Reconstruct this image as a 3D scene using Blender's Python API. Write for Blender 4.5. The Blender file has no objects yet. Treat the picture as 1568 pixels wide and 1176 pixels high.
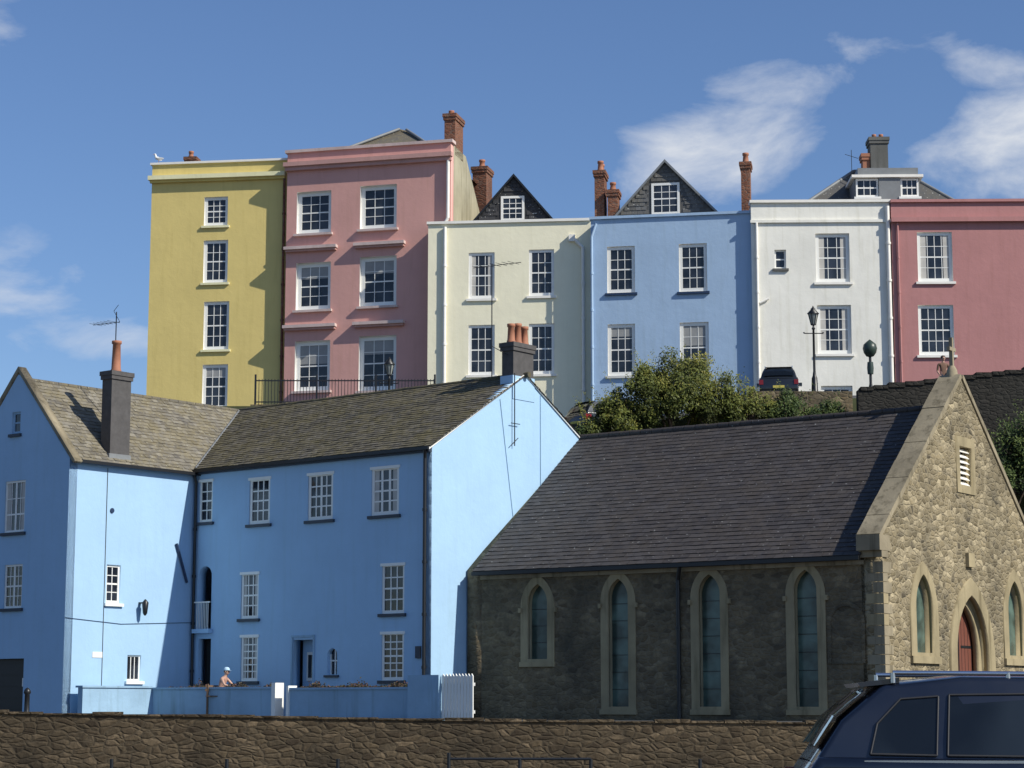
import bpy, bmesh, math, random
from mathutils import Vector, Matrix
random.seed(7)
R=math.radians
scene=bpy.context.scene
col=bpy.context.collection
scene.view_settings.view_transform='Standard'; scene.view_settings.look='None'; scene.view_settings.exposure=0

# ------------------------------------------------------------------ materials
class NT:
    def __init__(s,name):
        s.m=bpy.data.materials.new(name); s.m.use_nodes=True; s.t=s.m.node_tree
        s.b=s.t.nodes['Principled BSDF']
    def n(s,typ,**kw):
        x=s.t.nodes.new(typ)
        for k,v in kw.items(): setattr(x,k,v)
        return x
    def l(s,a,b): s.t.links.new(a,b)
    def coord(s,scale=(1,1,1)):
        tc=s.n('ShaderNodeTexCoord'); mp=s.n('ShaderNodeMapping'); mp.inputs['Scale'].default_value=scale
        s.l(tc.outputs['Object'],mp.inputs['Vector']); return mp.outputs[0]
    def noise(s,vec,scale,detail=3,rough=.55):
        x=s.n('ShaderNodeTexNoise'); x.inputs['Scale'].default_value=scale; x.inputs['Detail'].default_value=detail; x.inputs['Roughness'].default_value=rough
        s.l(vec,x.inputs['Vector']); return x.outputs['Fac']
    def ramp(s,fac,stops):
        x=s.n('ShaderNodeValToRGB'); e=x.color_ramp.elements
        while len(e)<len(stops): e.new(.5)
        for i,(p,c) in enumerate(stops): e[i].position=p; e[i].color=(c[0],c[1],c[2],1)
        s.l(fac,x.inputs[0]); return x.outputs[0]
    def mix(s,f,a,b,mode='MIX'):
        x=s.n('ShaderNodeMix'); x.data_type='RGBA'; x.blend_type=mode
        for sock,v in ((x.inputs[0],f),(x.inputs[6],a),(x.inputs[7],b)):
            if isinstance(v,(int,float)): sock.default_value=v
            elif isinstance(v,tuple): sock.default_value=(v[0],v[1],v[2],1)
            else: s.l(v,sock)
        return x.outputs[2]
    def bump(s,h,strength,dist):
        x=s.n('ShaderNodeBump'); x.inputs['Strength'].default_value=strength; x.inputs['Distance'].default_value=dist
        s.l(h,x.inputs['Height']); s.l(x.outputs[0],s.b.inputs['Normal'])
    def set(s,rough=.8,metal=0,spec=None):
        s.b.inputs['Roughness'].default_value=rough; s.b.inputs['Metallic'].default_value=metal
        if spec is not None: s.b.inputs['Specular IOR Level'].default_value=spec
def g3(v): return (v,v,v)

def paint(name,c,stain=.16,rough=.8,streak=.12,bmp=.22):
    M=NT(name); v=M.coord(); vs=M.coord((2.2,2.2,.2))
    n1=M.noise(v,.6,4,.6); n2=M.noise(vs,1.6,3,.6)
    k=M.mix(M.ramp(n1,[(.35,g3(0)),(.7,g3(1))]),c,tuple(x*(1-stain) for x in c))
    k=M.mix(M.ramp(n2,[(.52,g3(0)),(.75,g3(min(1,streak*4)))]),k,tuple(x*(1-stain*1.6)*w for x,w in zip(c,(.93,.92,.85))))
    M.l(k,M.b.inputs['Base Color']); M.set(rough,0,.25)
    M.bump(M.noise(v,3.2,4,.65),bmp,.045)
    return M.m
def plain(name,c,rough=.6,metal=0,var=.15,sc=3.,spec=None):
    M=NT(name); v=M.coord(); n=M.noise(v,sc,2)
    k=M.mix(n,tuple(x*(1-var) for x in c),tuple(min(1,x*(1+var)) for x in c))
    M.l(k,M.b.inputs['Base Color']); M.set(rough,metal,spec); return M.m
def stone(name,cols,mortar,sc=(3.3,3.3,6.8),bump=.5,dirt=(.04,.04,.035),dirtamt=.5):
    M=NT(name); v0=M.coord()
    nz=M.n('ShaderNodeTexNoise'); nz.inputs['Scale'].default_value=2.2; nz.inputs['Detail'].default_value=2; M.l(v0,nz.inputs['Vector'])
    mx=M.n('ShaderNodeVectorMath',operation='MULTIPLY_ADD'); M.l(nz.outputs['Color'],mx.inputs[0]); mx.inputs[1].default_value=(.34,.34,.18); M.l(v0,mx.inputs[2])
    mp=M.n('ShaderNodeMapping'); mp.inputs['Scale'].default_value=sc; M.l(mx.outputs[0],mp.inputs['Vector'])
    vo=M.n('ShaderNodeTexVoronoi',feature='F1'); vo.inputs['Scale'].default_value=1; M.l(mp.outputs[0],vo.inputs['Vector'])
    ve=M.n('ShaderNodeTexVoronoi',feature='DISTANCE_TO_EDGE'); ve.inputs['Scale'].default_value=1; M.l(mp.outputs[0],ve.inputs['Vector'])
    sep=M.n('ShaderNodeSeparateColor'); M.l(vo.outputs['Color'],sep.inputs[0])
    k=M.ramp(sep.outputs[0],[(i/(len(cols)-1),c) for i,c in enumerate(cols)])
    n=M.noise(v0,9,4,.7); k=M.mix(M.ramp(n,[(.35,g3(0)),(.7,g3(.6))]),k,tuple(x*.5 for x in cols[0]))
    e=M.ramp(ve.outputs['Distance'],[(.0,g3(.8)),(.045,g3(.5)),(.11,g3(0))])
    k=M.mix(e,k,mortar)
    big=M.noise(v0,.5,4,.65); k=M.mix(M.ramp(big,[(.42,g3(0)),(.72,g3(dirtamt))]),k,dirt)
    M.l(k,M.b.inputs['Base Color']); M.set(.92,0,.15)
    hb=M.mix(.45,M.ramp(ve.outputs['Distance'],[(0,g3(0)),(.2,g3(1))]),n)
    M.bump(hb,bump,.07); return M.m
def slate(name,c1,c2,lich,lichamt,spec=(.6,.6,.56),spk=.03,rough=.6):
    M=NT(name); v=M.coord(); at=M.n('ShaderNodeAttribute'); at.attribute_name='tone'
    k=M.mix(at.outputs['Fac'],c1,c2)
    n=M.noise(v,1.1,4,.7); n2=M.noise(v,7,3,.7)
    k=M.mix(M.ramp(M.mix(.45,n,n2),[(.42,g3(0)),(.6,g3(lichamt))]),k,lich)
    n3=M.noise(v,10,1,.8); k=M.mix(M.ramp(n3,[(.72-spk,g3(0)),(.77-spk,g3(.7))]),k,spec)
    M.l(k,M.b.inputs['Base Color']); M.set(rough,0,.3); M.bump(n2,.4,.03); return M.m
def glassmat(name,c=(.012,.014,.018),rough=.05,var=.5,spec=.6):
    M=NT(name); v=M.coord(); n=M.noise(v,1.1,2)
    k=M.mix(M.ramp(n,[(.42,g3(0)),(.62,g3(1))]),c,tuple(x*(2.8) for x in c)); M.l(k,M.b.inputs['Base Color'])
    M.set(rough,0,spec); M.bump(M.noise(v,2.5,1),.15,.04); return M.m

P=dict(
 yellow=paint('yellow_render',(.74,.59,.22),.09), yellowpale=paint('pale_yellow_trim',(.84,.80,.50),.1),
 pink=paint('pink_render',(.69,.375,.325),.08), pinktrim=paint('pink_trim',(.58,.34,.30),.12),pinklt=paint('pink_coping',(.66,.52,.48),.2),
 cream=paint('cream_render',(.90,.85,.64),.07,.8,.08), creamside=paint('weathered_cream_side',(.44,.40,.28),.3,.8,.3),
 lblue=paint('light_blue_render',(.38,.52,.70),.09),
 white=paint('white_render',(.85,.83,.75),.12,.8,.16), rpink=paint('rose_render',(.47,.225,.215),.10),
 hblue=paint('harbour_blue_render',(.37,.56,.76),.07,.8,.08,.3), hblue2=paint('garden_wall_blue',(.33,.50,.66),.2,.85,.2,.4),
 frame=plain('white_gloss_frame',(.84,.83,.78),.4,0,.05), trim=plain('white_trim',(.84,.81,.74),.6,0,.1),
 sillw=plain('pale_sill',(.66,.65,.60),.7,0,.15), sillb=plain('dark_sill',(.03,.04,.06),.5),
 black=plain('black_iron',(.012,.013,.015),.4), bluepipe=plain('dark_blue_pipe',(.02,.04,.09),.4),
 brick=stone('chimney_brick',[(.25,.10,.06),(.31,.14,.085),(.20,.08,.05)],(.20,.16,.13),(4,4,10),.4,(.05,.03,.025),.6),
 clay=plain('clay_pot',(.36,.15,.085),.75,0,.3), darkstack=plain('slate_hung_stack',(.075,.07,.068),.75,0,.4,5),
 greystack=paint('grey_stack',(.14,.14,.13),.3), glass=glassmat('window_glass'), blind=plain('blind_fabric',(.30,.30,.29),.5,0,.2),
 curtain=plain('curtain_fabric',(.5,.48,.44),.7,0,.2),
 lead=plain('lead_sheet',(.2,.21,.215),.55,0,.2), dark=plain('dark_interior',(.008,.008,.009),.8),
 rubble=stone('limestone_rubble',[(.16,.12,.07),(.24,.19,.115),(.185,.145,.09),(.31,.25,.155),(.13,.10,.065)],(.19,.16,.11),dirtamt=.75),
 rubblel=stone('sunlit_gable_rubble',[(.15,.12,.07),(.38,.31,.19),(.22,.18,.11),(.54,.45,.29),(.10,.085,.06)],(.32,.27,.18),(3.2,3.2,6.2),.7),  # same chapel stone; sunlight on the gable is put into paler tones
 dress=paint('dressed_bath_stone',(.38,.315,.19),.35,.9,.22,.4), cope=paint('coping_stone',(.33,.28,.19),.4,.9,.25,.5),
 quay=stone('harbour_wall_stone',[(.06,.045,.03),(.14,.105,.065),(.09,.07,.045),(.20,.15,.095)],(.085,.068,.046),(2.9,2.9,6.8),.6,(.028,.024,.018),.85),
 retain=stone('dark_retaining_stone',[(.028,.027,.024),(.05,.046,.04),(.038,.035,.03)],(.03,.028,.024),(3.4,3.4,7),.5),
 slateblue=slate('mossy_slate',(.075,.068,.056),(.155,.14,.115),(.15,.125,.052),.7,(.36,.34,.25),.03,.85),
 slatewing=slate('sunlit_lichen_slate',(.12,.11,.095),(.25,.23,.19),(.20,.165,.085),.65,(.42,.40,.3),.04,.85),  # lichened like the main roof, base tones lightened to paint the wing's sunlit slope
 slatech=slate('chapel_slate',(.048,.043,.043),(.075,.068,.067),(.085,.066,.046),.4,(.45,.45,.42),.0,.65),
 slatetop=slate('terrace_slate',(.085,.087,.09),(.15,.15,.15),(.15,.13,.09),.4), slatedark=slate('dark_slate_hanging',(.03,.032,.037),(.06,.062,.068),(.07,.06,.05),.3),
 chglass=glassmat('leaded_glass',(.04,.065,.055),.25), red=plain('oak_red_door',(.16,.05,.03),.6),
 gdoor=plain('garage_black',(.015,.015,.018),.4),
 road=plain('asphalt',(.06,.06,.06),.9,0,.2), sand=plain('harbour_sand',(.22,.18,.12),.9,0,.2), 
)
# ------------------------------------------------------------------ builders
def empty(name,loc=(0,0,0),ang=0,s=1):
    e=bpy.data.objects.new(name,None); e.location=loc; e.rotation_euler=(0,0,R(ang)); e.scale=(s,s,s); col.objects.link(e); return e
def addmesh(parent,name,me,mats=()):
    o=bpy.data.objects.new(name,me); col.objects.link(o)
    for m in mats: me.materials.append(m)
    if parent: o.parent=parent
    return o
I4=Matrix.Identity(4)
def frame(ox,oy,ang):
    return Matrix.Translation((ox,oy,0))@Matrix.Rotation(R(ang),4,'Z')
class B:
    def __init__(s,parent): s.p=parent; s.d={}
    def g(s,name,mat): return s.d.setdefault((name,mat),([],[],[]))
    def poly(s,name,mat,verts,faces,M=I4,smooth=False):
        V,Fc,S=s.g(name,mat); o=len(V)
        V+= [M@Vector(v) for v in verts]; Fc+=[[i+o for i in f] for f in faces]; S+=[smooth]*len(faces)
    def box(s,name,mat,x0,x1,y0,y1,z0,z1,M=I4):
        v=[(x,y,z) for z in(z0,z1) for y in(y0,y1) for x in(x0,x1)]
        s.poly(name,mat,v,[(0,2,3,1),(4,5,7,6),(0,1,5,4),(2,6,7,3),(0,4,6,2),(1,3,7,5)],M)
    def tube(s,name,mat,p0,p1,r0,r1=None,M=I4,n=10,cap=True):
        p0=Vector(p0);p1=Vector(p1); r1=r0 if r1 is None else r1
        d=(p1-p0).normalized(); a=d.orthogonal().normalized(); b=d.cross(a)
        v=[];f=[]
        for p,r in((p0,r0),(p1,r1)):
            for i in range(n):
                t=2*math.pi*i/n; v.append(p+a*math.cos(t)*r+b*math.sin(t)*r)
        for i in range(n): f.append((i,(i+1)%n,n+(i+1)%n,n+i))
        s.poly(name,mat,v,f,M,True)
        if cap: s.poly(name,mat,v,[tuple(range(n))[::-1],tuple(range(n,2*n))],M)
    def lathe(s,name,mat,x,y,prof,M=I4,n=16):
        v=[];f=[]
        for r,z in prof:
            for i in range(n):
                t=2*math.pi*i/n; v.append((x+r*math.cos(t),y+r*math.sin(t),z))
        for k in range(len(prof)-1):
            for i in range(n): f.append((k*n+i,k*n+(i+1)%n,(k+1)*n+(i+1)%n,(k+1)*n+i))
        s.poly(name,mat,v,f,M,True)
    def done(s):
        for (name,mat),(V,Fc,S) in s.d.items():
            me=bpy.data.meshes.new(name); me.from_pydata([tuple(v) for v in V],[],Fc); me.polygons.foreach_set('use_smooth',S)
            addmesh(s.p,name,me,[P[mat] if isinstance(mat,str) else mat])
def wall(parent,name,outline,holes,t,mat,reveal=None,M=I4,y0=0.,bev=0):
    cu=bpy.data.curves.new(name,'CURVE'); cu.dimensions='2D'; cu.fill_mode='BOTH'; cu.extrude=t/2-bev; cu.bevel_depth=bev; cu.bevel_resolution=3; cu.offset=-bev
    for pts in [outline]+holes:
        sp=cu.splines.new('POLY'); sp.points.add(len(pts)-1); sp.use_cyclic_u=True
        for i,(x,z) in enumerate(pts): sp.points[i].co=(x,z,0,1)
    ob=bpy.data.objects.new('tmp',cu); col.objects.link(ob)
    dg=bpy.context.evaluated_depsgraph_get(); me=bpy.data.meshes.new_from_object(ob.evaluated_get(dg)); bpy.data.objects.remove(ob)
    me.name=name
    me.materials.clear()
    o=addmesh(parent,name,me,[P[mat] if isinstance(mat,str) else mat]+([P[reveal]] if reveal else []))
    if reveal:
        for f in me.polygons:
            f.material_index=0
            if abs(f.normal.z)<.3:
                c=f.center
                for pts in holes:
                    for i in range(len(pts)):
                        a=Vector(pts[i]);b=Vector(pts[(i+1)%len(pts)]);p=Vector((c.x,c.y)); d=b-a
                        if d.length<1e-6: continue
                        u=max(0,min(1,(p-a).dot(d)/d.length_squared))
                        if (a+d*u-p).length<.004: f.material_index=1;break
    if bev:
        for f in me.polygons: f.use_smooth=abs(f.normal.z)<.999
    for v in me.vertices:
        x,y,z=v.co; v.co=M@Vector((x,y0+t/2+z,y))
    bm=bmesh.new(); bm.from_mesh(me); bmesh.ops.remove_doubles(bm,verts=bm.verts,dist=1e-5); bmesh.ops.recalc_face_normals(bm,faces=bm.faces); bm.to_mesh(me); bm.free()
    return o
def rect(x0,z0,x1,z1): return [(x0,z0),(x1,z0),(x1,z1),(x0,z1)]
def rarch(x0,z0,x1,z1,n=12,rise=None):
    w=(x1-x0)/2; rise=w if rise is None else rise; cx=(x0+x1)/2; zs=z1-rise
    return [(x0,z0),(x1,z0)]+[(cx+w*math.cos(math.pi*i/n),zs+rise*math.sin(math.pi*i/n)) for i in range(n+1)]
def parch(x0,z0,x1,z1,n=8,k=.8):
    a=(x1-x0)/2; h=2*a*k; zs=z1-h; cx=(x0+x1)/2; r=(a*a+h*h)/(2*a); c=cx+a-r; tm=math.asin(min(1,h/r))
    rr=[(c+r*math.cos(tm*i/n),zs+r*math.sin(tm*i/n)) for i in range(n+1)]
    ll=[(2*cx-x,z) for x,z in rr[::-1]][1:]
    return [(x0,z0),(x1,z0)]+rr+ll
def win(b,M,x0,z0,x1,z1,d=.2,cols=3,rows=4,fw=.07,bar=.028,sill='sillw',blind=0,fm='frame',mull=0,so=.1,curt=False):
    n='windows'
    b.box(n+'_frames',fm,x0,x0+fw,d-.07,d,z0,z1,M); b.box(n+'_frames',fm,x1-fw,x1,d-.07,d,z0,z1,M)
    b.box(n+'_frames',fm,x0+fw,x1-fw,d-.068,d-.002,z1-fw,z1,M); b.box(n+'_frames',fm,x0+fw,x1-fw,d-.068,d-.002,z0,z0+fw*1.2,M)
    gx0,gx1,gz0,gz1=x0+fw,x1-fw,z0+fw*1.2,z1-fw
    for i in range(1,cols):
        x=gx0+(gx1-gx0)*i/cols; w=bar if not(mull and i%mull==0) else .09
        b.box(n+'_frames',fm,x-w/2,x+w/2,d-.05,d-.006,gz0,gz1,M)
    for j in range(1,rows):
        z=gz0+(gz1-gz0)*j/rows; w=bar if j!=rows//2 else .06
        b.box(n+'_frames',fm,gx0,gx1,d-.046,d-.008,z-w/2,z+w/2,M)
    b.box(n+'_glass','glass',gx0-.02,gx1+.02,d-.03,d-.02,gz0-.02,gz1+.02,M)
    if blind: b.box('blinds','blind',gx0,gx1,d-.037,d-.033,gz1-(gz1-gz0)*blind,gz1,M)
    if curt:
        w=(gx1-gx0)*.2
        b.box('curtains','curtain',gx0,gx0+w,d-.0385,d-.0335,gz0,gz1,M); b.box('curtains','curtain',gx1-w,gx1,d-.0385,d-.0335,gz0,gz1,M)
    if sill: b.box('sills',sill,x0-.1,x1+.1,-so,d-.07,z0-.11,z0-.004,M)
def slates(parent,name,org,a,b,L,W,mat,sw=.3,c=.22,clips=(),jit=.012,under=True):
    org=Vector(org);a=Vector(a).normalized();b=Vector(b).normalized();n=a.cross(b)
    V=[];F=[];T=[]
    for j in range(int(math.ceil(W/c))):
        off=(j%2)*sw/2-sw/2; rowt=random.uniform(-.12,.12)
        for i in range(int(L/sw)+2):
            u0=off+i*sw+.004; u1=u0+sw-.008
            u0=max(u0,0);u1=min(u1,L)
            if u1-u0<.03: continue
            v0=j*c+random.uniform(-.01,.01); v1=min(v0+c*1.2,W)
            h=.028+random.uniform(-jit,jit)*.6; t=random.uniform(-jit,jit)*.4
            o=len(V)
            V+=[org+a*u0+b*v0+n*(h+t),org+a*u1+b*v0+n*(h-t),org+a*u1+b*v1+n*.005,org+a*u0+b*v1+n*.005,org+a*u0+b*v0-n*.004,org+a*u1+b*v0-n*.004]
            F+=[(o,o+1,o+2,o+3),(o+4,o+5,o+1,o)]
            tt=min(1,max(0,random.gauss(.45,.28)+rowt)); T+=[tt,tt*.3]
    if under:
        o=len(V); V+=[org-n*.02,org+a*L-n*.02,org+a*L+b*W-n*.02,org+b*W-n*.02]; F.append((o,o+1,o+2,o+3)); T.append(0)
    me=bpy.data.meshes.new(name); me.from_pydata([tuple(v) for v in V],[],F)
    at=me.attributes.new('tone','FLOAT','FACE'); at.data.foreach_set('value',T)
    if clips:
        bm=bmesh.new(); bm.from_mesh(me)
        for co,no in clips: bmesh.ops.bisect_plane(bm,geom=bm.verts[:]+bm.edges[:]+bm.faces[:],plane_co=co,plane_no=no,clear_outer=True)
        bm.to_mesh(me); bm.free()
    return addmesh(parent,name,me,[P[mat]])
def pot(b,x,y,z,h=.7,r=.14,mat='clay',M=I4):
    b.lathe('chimney_pots',mat,x,y,[(r*1.15,z),(r*1.15,z+.08),(r,z+.12),(r*.82,z+h-.12),(r*1.05,z+h-.1),(r*1.05,z+h),(r*.7,z+h),(r*.7,z+h-.2)],M)
def stack(b,x0,x1,y0,y1,z0,z1,mat,M=I4,cap=None):
    b.box('chimney_stack',mat,x0,x1,y0,y1,z0,z1-.3,M); cap=cap or mat
    b.box('chimney_stack',cap,x0-.05,x1+.05,y0-.05,y1+.05,z1-.3,z1-.16,M); b.box('chimney_stack',cap,x0-.08,x1+.08,y0-.08,y1+.08,z1-.16,z1,M)
def pipe(b,pts,mat,r=.05,M=I4,name='drainpipe'):
    for p,q in zip(pts[:-1],pts[1:]):
        b.tube(name,mat,p,q,r,None,M)
        d=Vector(q)-Vector(p)
        if abs(d.z)>3:
            k=int(abs(d.z)//1.8)
            for i in range(1,k+1):
                c=Vector(p)+d*i/(k+1); b.tube(name,mat,c-Vector((0,0,.05)),c+Vector((0,0,.05)),r*1.35,None,M)
def shell(b,mat,W,D,z0,z1,roofz=None,name='walls',t=.3):
    b.box(name+'_sides',mat,0,t,t+.15,D,z0,z1); b.box(name+'_sides',mat,W-t,W,t+.15,D,z0,z1); b.box(name+'_sides',mat,t,W-t,D-t,D,z0,z1)
    if roofz: b.box('flat_roof','lead',t,W-t,t+.1,D-t,roofz-.1,roofz)

# ================================================================== HARBOUR HOUSE (blue)
H=empty('blue_harbour_house',(-2.7,70,0),-38.9); b=B(H)
WX=-11.63; WY=-5.92; GZ=.85
fw=[(-11.40,8.02,-10.7,9.58),(-8.76,7.8,-7.7,9.47),(-5.8,7.78,-4.58,9.44),(-2.76,7.78,-1.48,9.44),(-9.1,4.42,-8.2,6.07),(-2.23,4.42,-1.2,6.1),(-9.05,2.2,-8.18,3.82),(-2.22,2.18,-1.2,3.79)]
arc=rarch(-11.35,4.1,-10.65,6.4,12); d1=rect(-11.28,GZ+.02,-10.62,3.75); d2=rect(-6.42,GZ+.02,-5.45,3.62); sm=rarch(-4.75,2.4,-4.28,3.3,12)
wall(H,'front_wall',rect(WX-.0,GZ,0,10.02),[rect(*w) for w in fw]+[arc,d1,d2,sm],.35,'hblue','hblue')
for i,w in enumerate(fw):
    if i==0: win(b,I4,*w,d=.1,cols=2,rows=4,sill='sillb',fw=.08,bar=.04)
    elif i<4: win(b,I4,*w,d=.1,cols=3 if i!=2 else 4,rows=4,sill='sillb',fw=.11,mull=(2 if i==2 else 1 if i==3 else 0),bar=.05,curt=(i==3))
    else: win(b,I4,*w,d=.1,cols=3,rows=6 if i>5 else 4,sill='sillb',fw=.09,bar=.042,curt=(i in(4,6)))
    b.box('window_heads','frame',w[0]-.05,w[2]+.05,-.03,.05,w[3]-.07,w[3]+.03)
b.box('porch_recess','hblue',-11.35,-10.62,1.2,1.25,GZ,7); b.box('porch_recess','hblue',-11.4,-10.6,.36,1.2,3.8,4.05)
for i in range(8):
    x=-11.3+i*.085; b.box('balcony_railing','frame',x,x+.02,-.12,-.1,4.1,5.05)
b.box('balcony_railing','frame',-11.42,-10.6,-.13,-.09,5.05,5.1); b.box('balcony_railing','hblue',-11.45,-10.55,-.2,-.002,3.95,4.1)
b.box('front_door','hblue',-6.42,-5.45,.5,.56,GZ,3.62); b.box('front_door','frame',-6.2,-5.7,.47,.497,2.2,3.2)
b.box('front_door','glass',-6.12,-5.78,.455,.468,2.3,3.1); b.box('door_surround','hblue2',-6.5,-6.43,-.03,-.002,GZ,3.7); b.box('door_surround','hblue2',-5.44,-5.36,-.03,-.002,GZ,3.7); b.box('door_surround','hblue2',-6.5,-5.36,-.04,-.002,3.702,3.78)
b.box('small_window','glass',-4.8,-4.2,.2,.22,2.35,3.35); b.box('small_window','frame',-4.54,-4.49,.15,.19,2.4,3.3); b.box('small_window','frame',-4.75,-4.28,.15,.188,2.85,2.9)
for x in(-4.75,-4.33): b.box('small_window','frame',x,x+.05,.148,.192,2.4,3.1)
b.box('small_window','sillb',-4.85,-4.18,-.08,.1,2.3,2.38)
b.box('lower_door','dark',-11.3,-10.6,.36,.4,GZ,3.8)
Mg=frame(0,0,90)   # right gable: local x runs to the back of the house
gout=[(0,GZ),(10.0,GZ),(10.0,10.0),(9.9,10.06),(5.0,13.08),(.0,10.06)]
wall(H,'gable_wall',gout,[],.3,'hblue',None,Mg,-.012)
b.box('rear_wall','hblue',-17.6,-.3,9.7,10,GZ,10)
Mw=frame(WX,WY,90)
ww=[(1.8,4.92,2.45,6.28),(2.86,2.2,3.5,3.12)]
wall(H,'wing_side_wall',rect(0,GZ,5.92,9.95),[rect(*w) for w in ww],.35,'hblue','hblue',Mw)
win(b,Mw,*ww[0],d=.14,cols=2,rows=4,sill='frame',fw=.08); win(b,Mw,*ww[1],d=.14,cols=3,rows=1,sill='frame',fw=.06)
Mf=frame(WX,WY,0)
wf=[(-3.3,11.0,-2.82,11.8),(-3.55,7.45,-2.4,9.3),(-3.42,4.75,-2.4,6.3)]
gar=rect(-4.9,GZ+.02,-2.15,2.98)
wall(H,'wing_front_wall',[(-6,GZ),(0,GZ),(0,9.9),(-2.95,13.15),(-3.05,13.15),(-6,9.9)],[rect(*w) for w in wf]+[gar],.35,'hblue','hblue',Mf,-.008)
win(b,Mf,*wf[0],d=.12,cols=1,rows=2,sill='sillb',fw=.08,fm='hblue2'); win(b,Mf,*wf[1],d=.1,cols=4,rows=3,sill='sillb',mull=2,curt=True); win(b,Mf,*wf[2],d=.1,cols=4,rows=4,sill='sillb',mull=2)
b.box('garage_door','gdoor',-4.9,-2.15,.25,.3,GZ,2.98,Mf); b.box('garage_door','frame',-2.5,-2.38,.22,.249,2.0,2.3,Mf)
for k in range(5): b.box('garage_door','black',-4.9,-2.15,.235,.2495,1.2+k*.4,1.23+k*.4,Mf)
b.box('wing_left_wall','hblue',-6,-5.7,.35,15.6,GZ,9.9,Mf)
for sx in(1,-1):
    p0=(-3+sx*3.25,0,9.72); p1=(-3,0,13.27)
    dx=p1[0]-p0[0];dz=p1[2]-p0[2];L=math.hypot(dx,dz); nx,nz=(dz/L*sx,abs(dx)/L)
    q=[(p0[0],p0[2]),(p1[0],p1[2]),(p1[0],p1[2]+.12/(abs(dx)/L)),(p0[0]+nx*.12,p0[2]+nz*.12)]
    wall(H,'gable_coping',q,[],.35,'cope',None,Mf,-.06)
vc=(Vector((WX,0,0)),Vector((-5,-2.97,0)).normalized()); vw=(Vector((WX,0,0)),Vector((5,2.97,0)).normalized())
slates(H,'main_roof_front',(-14.9,-.2,9.98),(1,0,0),(0,5.2,3.06),15.02,6.03,'slateblue',.28,.20,[vc],.016)
slates(H,'main_roof_back',(.1,10.2,9.98),(-1,0,0),(0,-5.2,3.06),15.2,6.03,'slateblue',.4,.3)
slates(H,'wing_roof_side',(WX+.18,WY+.3,9.83),(0,1,0),(-3.18,0,3.2),11.3,4.50,'slatewing',.28,.20,[vw],.016)
slates(H,'wing_roof_far',(-17.85,10,9.83),(0,-1,0),(3.22,0,3.2),15.6,4.53,'slatewing',.4,.3)
x=-14.6
while x<0: 
    b.tube('ridge_tiles','slateblue',(x,5.0,13.02+random.uniform(-.01,.015)),(x+.43,5.0,13.02+random.uniform(-.01,.015)),.10); x+=.45
y=WY+.4
while y<5: b.tube('ridge_tiles','slatewing',(-14.63,y,13.0),(-14.63,y+.43,13.0),.09); y+=.45
b.tube('valley_lead','lead',(WX+.1,-.1,10.02),(-14.6,5,13.03),.06)
b.box('gutters','black',WX,.05,-.28,-.17,9.86,9.97); b.box('gutters','black',.0,5.95,-.28,-.17,9.76,9.87,Mw)
b.box('fascia','sillb',WX,.0,-.16,-.002,9.8,9.95)
pipe(b,[(-.12,-.22,9.9),(-.22,-.1,9.6),(-.22,-.1,GZ)],'black',.06); pipe(b,[(-11.5,-.22,9.9),(-11.5,-.1,9.5),(-11.5,-.1,GZ)],'black',.055)
pipe(b,[(5.0,-.06,7.2),(5.55,-.06,5.8)],'bluepipe',.05,Mw)
for s0,s1,z0,z1 in((-.22,5.0,9.92,13.02),(10.2,5.0,9.92,13.02)):
    b.poly('verge_boards','frame',[(.03,s0,z0-.06),(.03,s1,z1-.02),(.03,s1,z1+.06),(.03,s0,z0+.02),(.07,s0,z0-.06),(.07,s1,z1-.02),(.07,s1,z1+.06),(.07,s0,z0+.02)],[(0,1,2,3),(4,5,6,7),(0,1,5,4),(3,2,6,7)])
stack(b,-.5,.02,4.35,5.5,12.3,14.15,'darkstack'); b.box('chimney_base','hblue',-.54,.035,4.3,5.55,12.1,12.95)
for i in range(3): pot(b,-.24,4.55+i*.38,14.15,.7+.06*(i==1),.14)
stack(b,WX-.6,WX-.08,WY+1.85,WY+2.75,9.9,13.25,'darkstack'); pot(b,WX-.35,WY+2.25,13.25,1.15,.17)
b.box('chimney_flashing','lead',WX-.63,WX-.05,WY+1.8,WY+2.8,9.9,10.25)
b.box('wall_lamp','black',3.3,3.42,-.25,-.0,4.95,5.0,Mw); b.lathe('wall_lamp','black',3.36,-.3,[(.02,5.1),(.12,4.98),(.08,4.6),(.03,4.52)],Mw)
b.tube('cable','bluepipe',(.0,-.02,4.35),(2.5,-.02,4.2),.01,None,Mw); b.tube('cable','bluepipe',(2.5,-.02,4.2),(5.9,-.02,4.35),.01,None,Mw)
b.tube('cable','greystack',(1.7,-.02,9.7),(1.7,-.02,1.2),.01,None,Mw); b.tube('vent','bluepipe',(1.95,-.04,8.2),(1.95,-.0,8.2),.09,None,Mw)
b.tube('cable','hblue2',(.03,5.9,12.4),(.03,5.9,6.4),.012); b.tube('cable','hblue2',(.03,3.6,12.0),(.03,4.4,7.5),.01)
b.box('notice','frame',1.25,1.7,-.02,-.004,3.0,3.2,Mw)
b.tube('tv_aerial','black',(.12,4.3,10.4),(.12,4.3,13.0),.02); b.tube('tv_aerial','black',(.12,4.1,11.2),(.12,4.6,11.2),.015); b.tube('tv_aerial','black',(.12,4.1,10.4),(.12,4.5,10.7),.015)
b.tube('tv_aerial','black',(-.6,3.9,12.9),(-.6,3.9,17.0),.02); b.tube('tv_aerial','black',(-1.3,3.7,16.9),(.5,4.2,16.95),.012)
b.tube('tv_aerial','black',(-.6,3.9,14.0),(-.1,4.5,13.6),.015)
for i in range(7): b.tube('tv_aerial','black',(-1.2+i*.25,3.5+.03*i,16.93),(-1.2+i*.25,4.1+.04*i,16.93),.008)
AX=WX-1.3
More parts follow.
